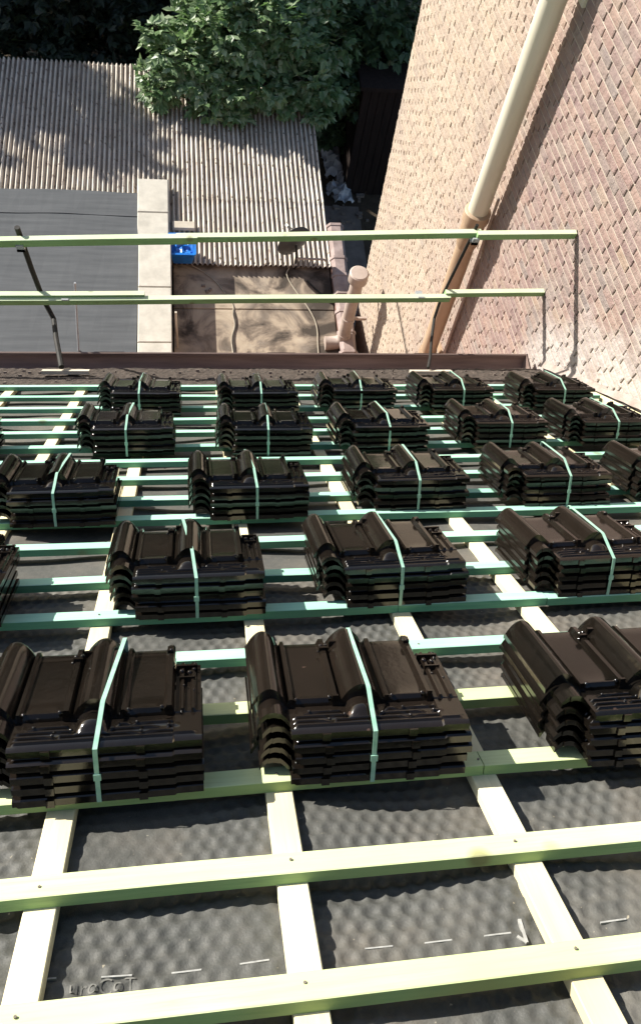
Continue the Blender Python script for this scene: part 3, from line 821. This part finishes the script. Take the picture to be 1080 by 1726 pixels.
# --- boundary wall with stepped clay copings
bw = thing('boundary_wall', 'narrow boundary wall topped with reddish overlapping clay coping tiles beside the terrace', 'wall', loc=V(10.3, 34, -41))
def BL(x, y, z): return Vector(((x - 10.3) * G, (y - 34) * G, (z + 41) * G))
b = MB(); b.box(-.36, .44, -8, 5.0, 0, 7.9); b.build('wall', m_brick2, bw)
edges = [38.85, 36.1, 34.7, 33.25, 31.85, 30.3, 28.8, 27.2]
for k in range(len(edges) - 1):
    yb, ya = edges[k], edges[k + 1]
    c = .12 - .02 * k
    b = MB()
    pr = [(-.50, 0), (-.50, .12), (-.30, .34), (.30, .34), (.50, .12), (.50, 0)]
    def ring_(y, e): return [BL(10.3 + c + p[0] * (1 + e), y, -33.05 + p[1] * (1 + e)) for p in pr]
    L0 = ring_(ya, -.05); L1 = ring_(yb - .22, .03); L2 = ring_(yb - .2, .16); L3 = ring_(yb, .16)
    n6 = 6; vs = L0 + L1 + L2 + L3; fs = []
    for l in range(3):
        for q in range(n6): q2 = (q + 1) % n6; fs.append((l * 6 + q, l * 6 + q2, l * 6 + 6 + q2, l * 6 + 6 + q))
    fs += [tuple(reversed(range(6))), tuple(range(18, 24))]
    b.add(vs, fs); b.build('coping_tile', m_coping, bw)

# --- dark shed at the back right
ds = thing('dark_shed', 'dark boarded shed standing in deep shade behind the wall corner', 'shed', loc=V(14.6, 54, -41))
b = MB(); b.box(-1.2, 6, -3.6, 4, 0, 9.6); b.build('carcass', m_shed, ds)
for q in range(12):
    b = MB(); x = -1.2 + q * .6; b.box(x + .01, x + .57, -3.72, -3.6, .05, 9.5 - .1 * (q % 2)); b.build('board', m_shed, ds)
b = MB(); b.box(-1.5, 6.3, -4.1, 4.3, 9.6, 9.9); b.build('roof', m_shed, ds)

# --- crumpled sheets and rubble in the alley
b = MB()
for k, (x, y, z, s) in enumerate([(12.9, 52.5, -41, 1.1), (13.6, 51.2, -41, .95), (12.6, 50.3, -41, .8), (13.3, 49.7, -41, .9), (13.9, 52.8, -41, .8), (12.7, 54.0, -41, 1.0)]):
    r = random.Random(k); n = 7; vs = []
    for i in range(n):
        for j in range(n):
            vs.append(V(x + s * (i / (n - 1) - .5) * 1.6 + r.uniform(-.12, .12), y + s * (j / (n - 1) - .5) * 1.6 + r.uniform(-.12, .12), z + .15 + s * r.uniform(.1, 1.1) * (1 - abs(i - 3) / 4.5)))
    fs = [(i * n + j, i * n + j + 1, (i + 1) * n + j + 1, (i + 1) * n + j) for i in range(n - 1) for j in range(n - 1)]
    bb = MB(); o = Vector(vs[0]); bb.add([v - o for v in vs], fs)
    me_o = bb.build('crumpled_sheet', m_plastic_sheet); me_o.location = o
    sol = me_o.modifiers.new('thick', 'SOLIDIFY'); sol.thickness = .004
    tag(me_o, ['biggest crumpled grey white sheet in the middle of the alley heap', 'crumpled grey white sheet on the right of the alley heap', 'crumpled grey white sheet on the left of the alley heap', 'crumpled grey white sheet nearest the camera in the alley heap', 'crumpled grey white sheet at the back right of the alley heap', 'crumpled grey white sheet at the back left, under the drooping shrub'][k], 'plastic sheet', 'heap of crumpled plastic sheets in the alley')
b = MB()
for _ in range(70):
    x, y = random.uniform(12, 15), random.uniform(46.5, 56); s = random.uniform(.1, .35)
    b.box(x, x + s * 1.4, y, y + s, -41, -41 + s * .8, fn=lambda a, c, d: V(a, c, d))
tag(b.build('rubble', m_paving), 'broken stones scattered on the ground of the dark alley', 'rubble', kind='stuff')

# ================================================================== SMALL THINGS BELOW
# blue tub lying on the front edge of the corrugated sheets
bt = thing('plastic_tub', 'bright blue plastic tub at the corner of the corrugated roof and the coping', 'tub', loc=V(.50, 36.15, -33.10))
b = MB()
def rect(cx, cy, w, l, z, n=5, r_=.16):
    out = []
    for (sx, sy, a0) in ((1, 1, 0), (-1, 1, 90), (-1, -1, 180), (1, -1, 270)):
        for q in range(n):
            a = math.radians(a0 + 90 * q / (n - 1)); out.append(((cx + sx * (w - r_) + r_ * math.cos(a)) * G, (cy + sy * (l - r_) + r_ * math.sin(a)) * G, z * G))
    return out
rings = [rect(0, 0, .62, .62, 0), rect(0, 0, .78, .80, .95), rect(0, 0, .86, .88, .97), rect(0, 0, .86, .88, 1.06), rect(0, 0, .72, .74, 1.05), rect(0, 0, .58, .58, .12)]
vs = [p for r in rings for p in r]; n = len(rings[0]); fs = [tuple(reversed(range(n)))]
for l in range(len(rings) - 1):
    for q in range(n): q2 = (q + 1) % n; fs.append((l * n + q, l * n + q2, (l + 1) * n + q2, (l + 1) * n + q))
fs.append(tuple(range((len(rings) - 1) * n, len(rings) * n)))
b.add(vs, fs); b.build('tub', m_blue, bt, 50)
b = MB()                                             # crumpled blue liner inside
r = random.Random(4); n = 9; vs = []
for i in range(n):
    for j in range(n):
        vs.append(((i / (n - 1) - .5) * 1.35 * G, (j / (n - 1) - .5) * 1.35 * G, (.82 + r.uniform(-.14, .2)) * G))
b.add(vs, [(i * n + j, (i + 1) * n + j, (i + 1) * n + j + 1, i * n + j + 1) for i in range(n - 1) for j in range(n - 1)]); b.build('liner', m_blue, bt, 30)
b = MB(); b.box(-.7, .7, -.3, .3, 0, .22, ch=.03); o = b.build('white_board', m_concrete); o.location = V(.62, 38.5, -33.06)
tag(o, 'small off-white board lying on the corrugated sheets above the blue tub', 'board')

# satellite dish at the front edge of the corrugated roof
dz = thing('satellite_dish', 'dark grey satellite dish seen from behind at the edge of the corrugated roof', 'satellite dish', loc=V(7.6, 35.75, -33.6))
b = MB(); n = 22; rings_ = 6; vs = []; R0 = 1.2
axis = Vector((-.40, .88, .10)).normalized(); t1 = axis.cross(Vector((0, 0, 1))).normalized(); t2 = axis.cross(t1)
cen = Vector((-.1, .2, 1.9))
for q in range(rings_ + 1):
    rr = R0 * q / rings_
    for a in range(n):
        an = 2 * math.pi * a / n
        vs.append((cen + t1 * rr * math.cos(an) * .92 + t2 * rr * math.sin(an) * 1.05 + axis * (.30 * (rr / R0) ** 2)) * G)
fs = []
for q in range(rings_):
    for a in range(n): a2 = (a + 1) % n; fs.append((q * n + a, q * n + a2, (q + 1) * n + a2, (q + 1) * n + a))
b.add(vs, fs); d_ = b.build('dish', m_dish, dz, 60); sm = d_.modifiers.new('thick', 'SOLIDIFY'); sm.thickness = .012
b = MB(); b.tube([(0, 0, 0), (0, 0, 1.2 * G), tuple((cen - axis * .06) * G)], .07 * G, 10); b.build('mast', m_dark_metal, dz, 50)
b = MB(); b.tube([tuple((cen - t2 * .95 + axis * .25) * G), tuple((cen - t2 * .4 + axis * 1.25) * G)], .04 * G, 8); a_ = b.build('arm', m_dark_metal, dz, 50)
b = MB(); b.tube([tuple((cen - t2 * .42 + axis * 1.1) * G), tuple((cen - t2 * .3 + axis * 1.35) * G)], .10 * G, 12); b.build('receiver', m_white, a_, 50)
b = MB(); b.tube([(0, 0, .95 * G), (1.9 * G, 0, .9 * G)], .07 * G, 10); b.build('stay_bar', m_pipe_pink, dz, 50)

def cable(name, pts, rad, mat, label, cat='cable', grp=None):
    pts = [V(*p) for p in pts]; o = pts[0]
    # smooth the path
    P = pts
    for _ in range(2):
        Q = [P[0]]
        for a, c in zip(P[:-1], P[1:]): Q += [a * .75 + c * .25, a * .25 + c * .75]
        Q.append(P[-1]); P = Q
    b = MB(); b.tube([p - o for p in P], rad * G, 6); ob = b.build(name, mat, None, 60); ob.location = o
    return tag(ob, label, cat, grp)
cable('cable', [(1.1, 35.7, -33.45), (1.67, 35.4, -33.54), (2.5, 34.6, -33.54), (2.92, 33.87, -33.54), (3.6, 32.7, -33.54), (3.45, 32.0, -33.54), (3.62, 31.2, -33.54), (3.30, 30.2, -33.54), (3.36, 29.3, -33.54), (3.5, 27, -33.54)], .036, m_cable, 'pale hose snaking across the middle of the terrace from the blue tub')
cable('cable', [(3.55, 32.3, -33.55), (3.72, 31.4, -33.55), (3.42, 30.3, -33.55), (3.5, 29.4, -33.55), (3.4, 27, -33.55)], .045, m_cable_dark, 'dark cable lying along the pale hose on the terrace')
cable('cable', [(7.2, 35.6, -33.4), (6.96, 35.2, -33.54), (7.5, 33.9, -33.54), (8.25, 32.57, -33.54), (8.7, 31.2, -33.54), (8.55, 29.4, -33.54), (8.6, 27, -33.54)], .04, m_cable, 'thin pale cable curving down the right of the terrace from the satellite dish')
cable('cable', [(8.3, 34.7, -33.5), (8.9, 33.9, -33.5), (9.7, 33.0, -33.5)], .06, m_dark_metal, 'short dark rod lying on the terrace beside the boundary wall', 'rod')
# door frame edge standing against the parapet
b = MB(); b.box(-.06, .06, -.06, .06, 0, 3.2)
o = b.build('timber_post', m_concrete); o.location = V(.12, 29.6, -33.6); o.rotation_euler = (0, 0, 0)
tag(o, 'thin pale post standing on the terrace against the parapet', 'post')
# small stones on the terrace
for q, (x, y) in enumerate([(1.75, 34.2), (2.15, 33.9), (1.95, 33.75)]):
    b = MB(); b.box(-.12, .12, -.08, .08, 0, .12, ch=.04); o = b.build('stone', m_paving); o.location = V(x, y, -33.6); o.rotation_euler = (0, 0, q)
    tag(o, ['small loose stone on the terrace, leftmost of three below the pale hose', 'small loose stone on the terrace, rightmost of three', 'small loose stone on the terrace, the one nearest the camera'][q], 'stone', 'loose stones on the terrace')
# tall thin rod on the felt roof
o0 = Vector((-5.34, 28.14, -32.1)); o1 = Vector((-4.75, 28.4, -26.7))
b = MB(); b.tube([(0, 0, 0), tuple((o1 - o0) * G)], .055 * G, 8); o = b.build('antenna_rod', m_grey_metal, None, 50); o.location = V(*o0)
tag(o, 'thin pale upright rod standing on the grey felt roof', 'rod')

# ================================================================== GUARD RAILS
def rail(name, z, ends, label, tilt):
    t = thing(name, label, 'guard rail', loc=V(4, 16.6, z), group='timber guard rails beyond the gutter')
    for (x0, x1, dy, dz_, hh) in ends:
        b = MB(); n = 16; vs = []
        for q in range(n + 1):
            x = x0 + (x1 - x0) * q / n; s = .01 * math.sin(x * .7 + z)
            for (a, c) in ((-.085, 0), (.085, 0), (.085, hh - .01), (.075, hh), (-.075, hh), (-.085, hh - .01)):
                vs.append(((x - 4) * G, (a + dy) * G, (c - hh / 2 + dz_ + s + (x - 12) * tilt) * G))
        fs = [tuple(range(6)), tuple(reversed(range(n * 6, n * 6 + 6)))]
        for q in range(n):
            for a in range(6): a2 = (a + 1) % 6; fs.append((q * 6 + a2, q * 6 + a, (q + 1) * 6 + a, (q + 1) * 6 + a2))
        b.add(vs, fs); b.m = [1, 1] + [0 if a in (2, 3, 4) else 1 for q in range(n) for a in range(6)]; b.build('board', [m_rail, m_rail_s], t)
rail('guard_rail', -10.38, [(-9, 1.3, -.02, -.02, .24), (.72, 9.3, .12, -.12, .20), (9.15, 12.06, -.02, -.04, .20)], 'upper horizontal pale green timber guard rail ending at the brick wall', .056)
rail('guard_rail', -13.02, [(-9, -.3, .06, -.02, .20), (-6.5, 9.1, -.06, -.10, .20), (8.95, 12.16, .06, -.03, .18)], 'lower horizontal pale green timber guard rail ending at the brick wall', .033)
def post(pts, foot_x, label, zr, rad=.075):
    t = thing('rail_post', label, 'bracket', loc=RP(foot_x, 19.65, -.15), group='steel posts holding the guard rails')
    o = RP(foot_x, 19.65, -.15)
    P = [V(*p) - o for p in pts]
    b = MB(); b.tube(P, rad * G, 8); b.build('strap_post', m_dark_metal, t, 40)
    b = MB(); b.box(-.55, .75, -.12, .12, .02, .12)
    f = b.build('foot_plate', m_concrete, t, None); f.rotation_euler = (-PITCH, 0, 0)
    for z in zr:
        b = MB(); q = min(pts, key=lambda p: abs(p[2] - z)); x = pts[-1][0] + (pts[-2][0] - pts[-1][0]) * (pts[-1][2] - z) / (pts[-1][2] - pts[-2][2] + 1e-6) if z > pts[-2][2] else q[0]
        c = V(x, 16.62, z) - o
        b.box(-.10, .10, -.16, .22, -.22, -.12, fn=lambda a, d, e: c + Vector((a, d, e)) * G)
        b.box(-.10, .10, -.16, -.11, -.22, .02, fn=lambda a, d, e: c + Vector((a, d, e)) * G); b.build('clamp', m_grey_metal, t)
post([(-2.6, 14.13, -13.55), (-2.72, 14.7, -13.75), (-2.9, 15.5, -14.1), (-3.05, 16.4, -14.3), (-3.3, 16.8, -13.9), (-3.38, 16.8, -12.6), (-3.44, 16.8, -10.98)], -2.6, 'dark bent steel post on a pale foot plate near the left edge holding both rails', (-11.32, -13.5))
post([(8.15, 14.16, -13.6), (8.3, 14.6, -13.7), (8.6, 15.6, -14.1), (8.85, 16.5, -14.2), (8.95, 16.8, -13.6), (9.05, 16.8, -12), (9.15, 16.8, -10.4)], 8.15, 'dark bent steel post on a pale foot plate in front of the brown drainpipe', (-10.62, -13.15), .048)

# ================================================================== TREES
def leaf_cloud(blobs, n, size, seed, droop=.3, comp=5):
    """clusters of pointed leaflets spread through lobed volumes"""
    R = np.random.default_rng(seed); vs = []; fs = []
    wts = np.array([bl[3] * bl[4] * bl[5] for bl in blobs]) ** .75; wts /= wts.sum()
    which = R.choice(len(blobs), n, p=wts)
    for k in which:
        cx, cy, cz, rx, ry, rz = blobs[k]
        d = R.standard_normal(3); d /= np.linalg.norm(d)
        rad = R.uniform(.3, 1.0) ** .5 * (1 + .28 * math.sin(5 * d[0] + 4 * d[2] + cx * 3) + R.choice([0, 0, 0, .22]))
        c = np.array([cx + rx * d[0] * rad, cy + ry * d[1] * rad, cz + rz * d[2] * rad])
        out = d * np.array([1, 1, .6]) + R.standard_normal(3) * .45 + np.array([0, 0, -droop * .5]); out /= np.linalg.norm(out)
        side = np.cross(out, [0, 0, 1.]) + R.standard_normal(3) * .2; side /= np.linalg.norm(side)
        nor = np.cross(side, out)
        for q in range(comp):
            a = (q - (comp - 1) / 2) * 2.2 / comp + R.uniform(-.15, .15)
            ax = out * math.cos(a) + side * math.sin(a); sd_ = -out * math.sin(a) + side * math.cos(a)
            L = size * R.uniform(.55, 1.5); w_ = L * .30
            s0 = c + ax * L * .12; up = nor * R.uniform(-.15, .12) * L
            p = [s0, s0 + ax * L * .5 + sd_ * w_ + up, s0 + ax * L + np.array([0, 0, -droop * L * .5]), s0 + ax * L * .5 - sd_ * w_ + up]
            b0 = len(vs)
            vs += p; fs.append((b0, b0 + 1, b0 + 2, b0 + 3))
    return vs, fs
def tree(name, base, blobs, n, size, mat, label, cat, seed, group=None, trunk=.35, comp=5):
    t = thing(name, label, cat, loc=V(*base), group=group)
    B = Vector(base)
    vs, fs = leaf_cloud(blobs, n, size, seed, comp=comp)
    m_ = MB(); m_.add([((v[0] - B.x) * G, (v[1] - B.y) * G, (v[2] - B.z) * G) for v in vs], fs)
    m_.build('crown', mat, t)
    r = random.Random(seed); b = MB()
    top = Vector((sum(q[0] for q in blobs) / len(blobs), sum(q[1] for q in blobs) / len(blobs), sum(q[2] for q in blobs) / len(blobs)))
    k = B + (top - B) * .45 + Vector((r.uniform(-.6, .6), r.uniform(-.5, .5), 0))
    b.tube([(0, 0, 0), tuple((B + (k - B) * .5 + Vector((.2, -.1, 0)) - B) * G), tuple((k - B) * G), tuple((top - B) * G)], [trunk * G, trunk * .8 * G, trunk * .6 * G, trunk * .2 * G], 8)
    b.build('trunk', m_bark, t, 60)
    b = MB()
    for q in blobs:
        e = Vector(q[:3]); mid = (k + e) / 2 + Vector((r.uniform(-.5, .5), r.uniform(-.5, .5), r.uniform(-.2, .6)))
        b.tube([tuple((k - B) * G), tuple((mid - B) * G), tuple((e - B) * G)], [trunk * .4 * G, trunk * .25 * G, trunk * .08 * G], 6)
        for _ in range(4):
            d = Vector((r.uniform(-1, 1) * q[3], r.uniform(-1, 1) * q[4], r.uniform(-.6, .9) * q[5])) * .8
            b.tube([tuple((e - B) * G), tuple((e + d * .5 + Vector((0, 0, .3)) - B) * G), tuple((e + d - B) * G)], [trunk * .12 * G, trunk * .08 * G, trunk * .03 * G], 5)
    b.build('branches', m_bark, t, 60)
    return t
# sunlit bush over the shed
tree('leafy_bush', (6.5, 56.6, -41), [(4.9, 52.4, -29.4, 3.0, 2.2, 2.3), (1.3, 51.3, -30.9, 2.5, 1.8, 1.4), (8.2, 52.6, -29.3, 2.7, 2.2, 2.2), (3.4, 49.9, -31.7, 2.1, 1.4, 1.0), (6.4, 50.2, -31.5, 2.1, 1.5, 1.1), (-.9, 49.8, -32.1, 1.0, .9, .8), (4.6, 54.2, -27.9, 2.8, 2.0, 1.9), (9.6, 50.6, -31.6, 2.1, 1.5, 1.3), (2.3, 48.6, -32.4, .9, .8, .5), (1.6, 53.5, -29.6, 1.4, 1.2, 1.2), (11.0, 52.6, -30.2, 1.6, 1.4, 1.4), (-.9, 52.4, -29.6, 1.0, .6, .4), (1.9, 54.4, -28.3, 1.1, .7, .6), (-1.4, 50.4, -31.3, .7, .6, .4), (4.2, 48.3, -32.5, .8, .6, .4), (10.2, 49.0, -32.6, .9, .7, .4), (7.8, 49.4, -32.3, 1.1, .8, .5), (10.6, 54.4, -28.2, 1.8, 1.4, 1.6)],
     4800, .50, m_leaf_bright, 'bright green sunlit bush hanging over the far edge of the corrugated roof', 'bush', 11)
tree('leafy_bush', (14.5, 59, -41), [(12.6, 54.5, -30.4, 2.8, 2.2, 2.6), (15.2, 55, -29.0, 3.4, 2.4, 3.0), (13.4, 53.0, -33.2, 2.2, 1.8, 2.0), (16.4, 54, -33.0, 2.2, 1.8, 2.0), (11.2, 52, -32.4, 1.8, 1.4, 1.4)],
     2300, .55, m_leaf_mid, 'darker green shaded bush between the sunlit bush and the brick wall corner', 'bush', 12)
tree('leafy_bush', (13.4, 56.2, -41), [(12.9, 54.6, -38.0, 1.4, 1.2, 1.6)], 240, .5, m_leaf_mid, 'small drooping shrub low in the alley above the crumpled sheets', 'bush', 13, trunk=.15)
# near-black hedge across the back
for i, (x, y) in enumerate([(-18, 61), (-11.5, 60), (-5.5, 60.5), (.5, 61), (7, 61), (13, 62), (19, 62)]):
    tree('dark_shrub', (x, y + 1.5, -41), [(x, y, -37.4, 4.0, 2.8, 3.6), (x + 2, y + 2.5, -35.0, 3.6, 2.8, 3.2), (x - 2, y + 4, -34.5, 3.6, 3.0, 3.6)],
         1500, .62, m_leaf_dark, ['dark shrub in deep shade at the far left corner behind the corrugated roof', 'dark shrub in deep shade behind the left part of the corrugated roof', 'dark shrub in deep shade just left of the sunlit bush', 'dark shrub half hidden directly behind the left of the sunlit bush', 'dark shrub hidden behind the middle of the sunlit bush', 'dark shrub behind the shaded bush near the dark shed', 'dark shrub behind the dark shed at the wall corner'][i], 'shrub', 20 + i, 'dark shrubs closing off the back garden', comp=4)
# tall garden trees that throw the shade
spec = [(-26, 64.5, -22, 3.6), (-34, 67.5, -22, 4.0), (-41, 80, -20, 5.0), (-31, 82, -20, 5.0), (-21, 84, -20, 5.0), (-11, 84, -22, 4.6), (-1.5, 69, -19.5, 4.8)]
labs = ['thin crowned dark tree left of the frame, dappling the corrugated roof', 'dark tree outside the left edge beside the corrugated roof', 'dark tree at the far left of the back garden', 'dark tree second from the far left of the back garden', 'dark tree at the middle of the back of the garden', 'dark tree at the right end of the back row', 'dark tree standing above the hedge behind the sunlit bush']
for i, (x, y, zc, r_) in enumerate(spec):
    tree('garden_tree', (x, y, -41), [(x, y, zc, r_, r_, r_), (x - r_ * .7, y + 1, zc - r_ * .5, r_ * .75, r_ * .75, r_ * .7), (x + r_ * .7, y, zc + r_ * .3, r_ * .7, r_ * .7, r_ * .7), (x + .5, y + 2, zc - r_ * 1.1, r_ * .8, r_ * .8, r_ * .6)],
         1000 if i == 0 else 1500 if i == 1 else 3000, .8, m_leaf_dark, labs[i], 'tree', 40 + i, 'tall trees at the back of the garden', trunk=.6, comp=4)
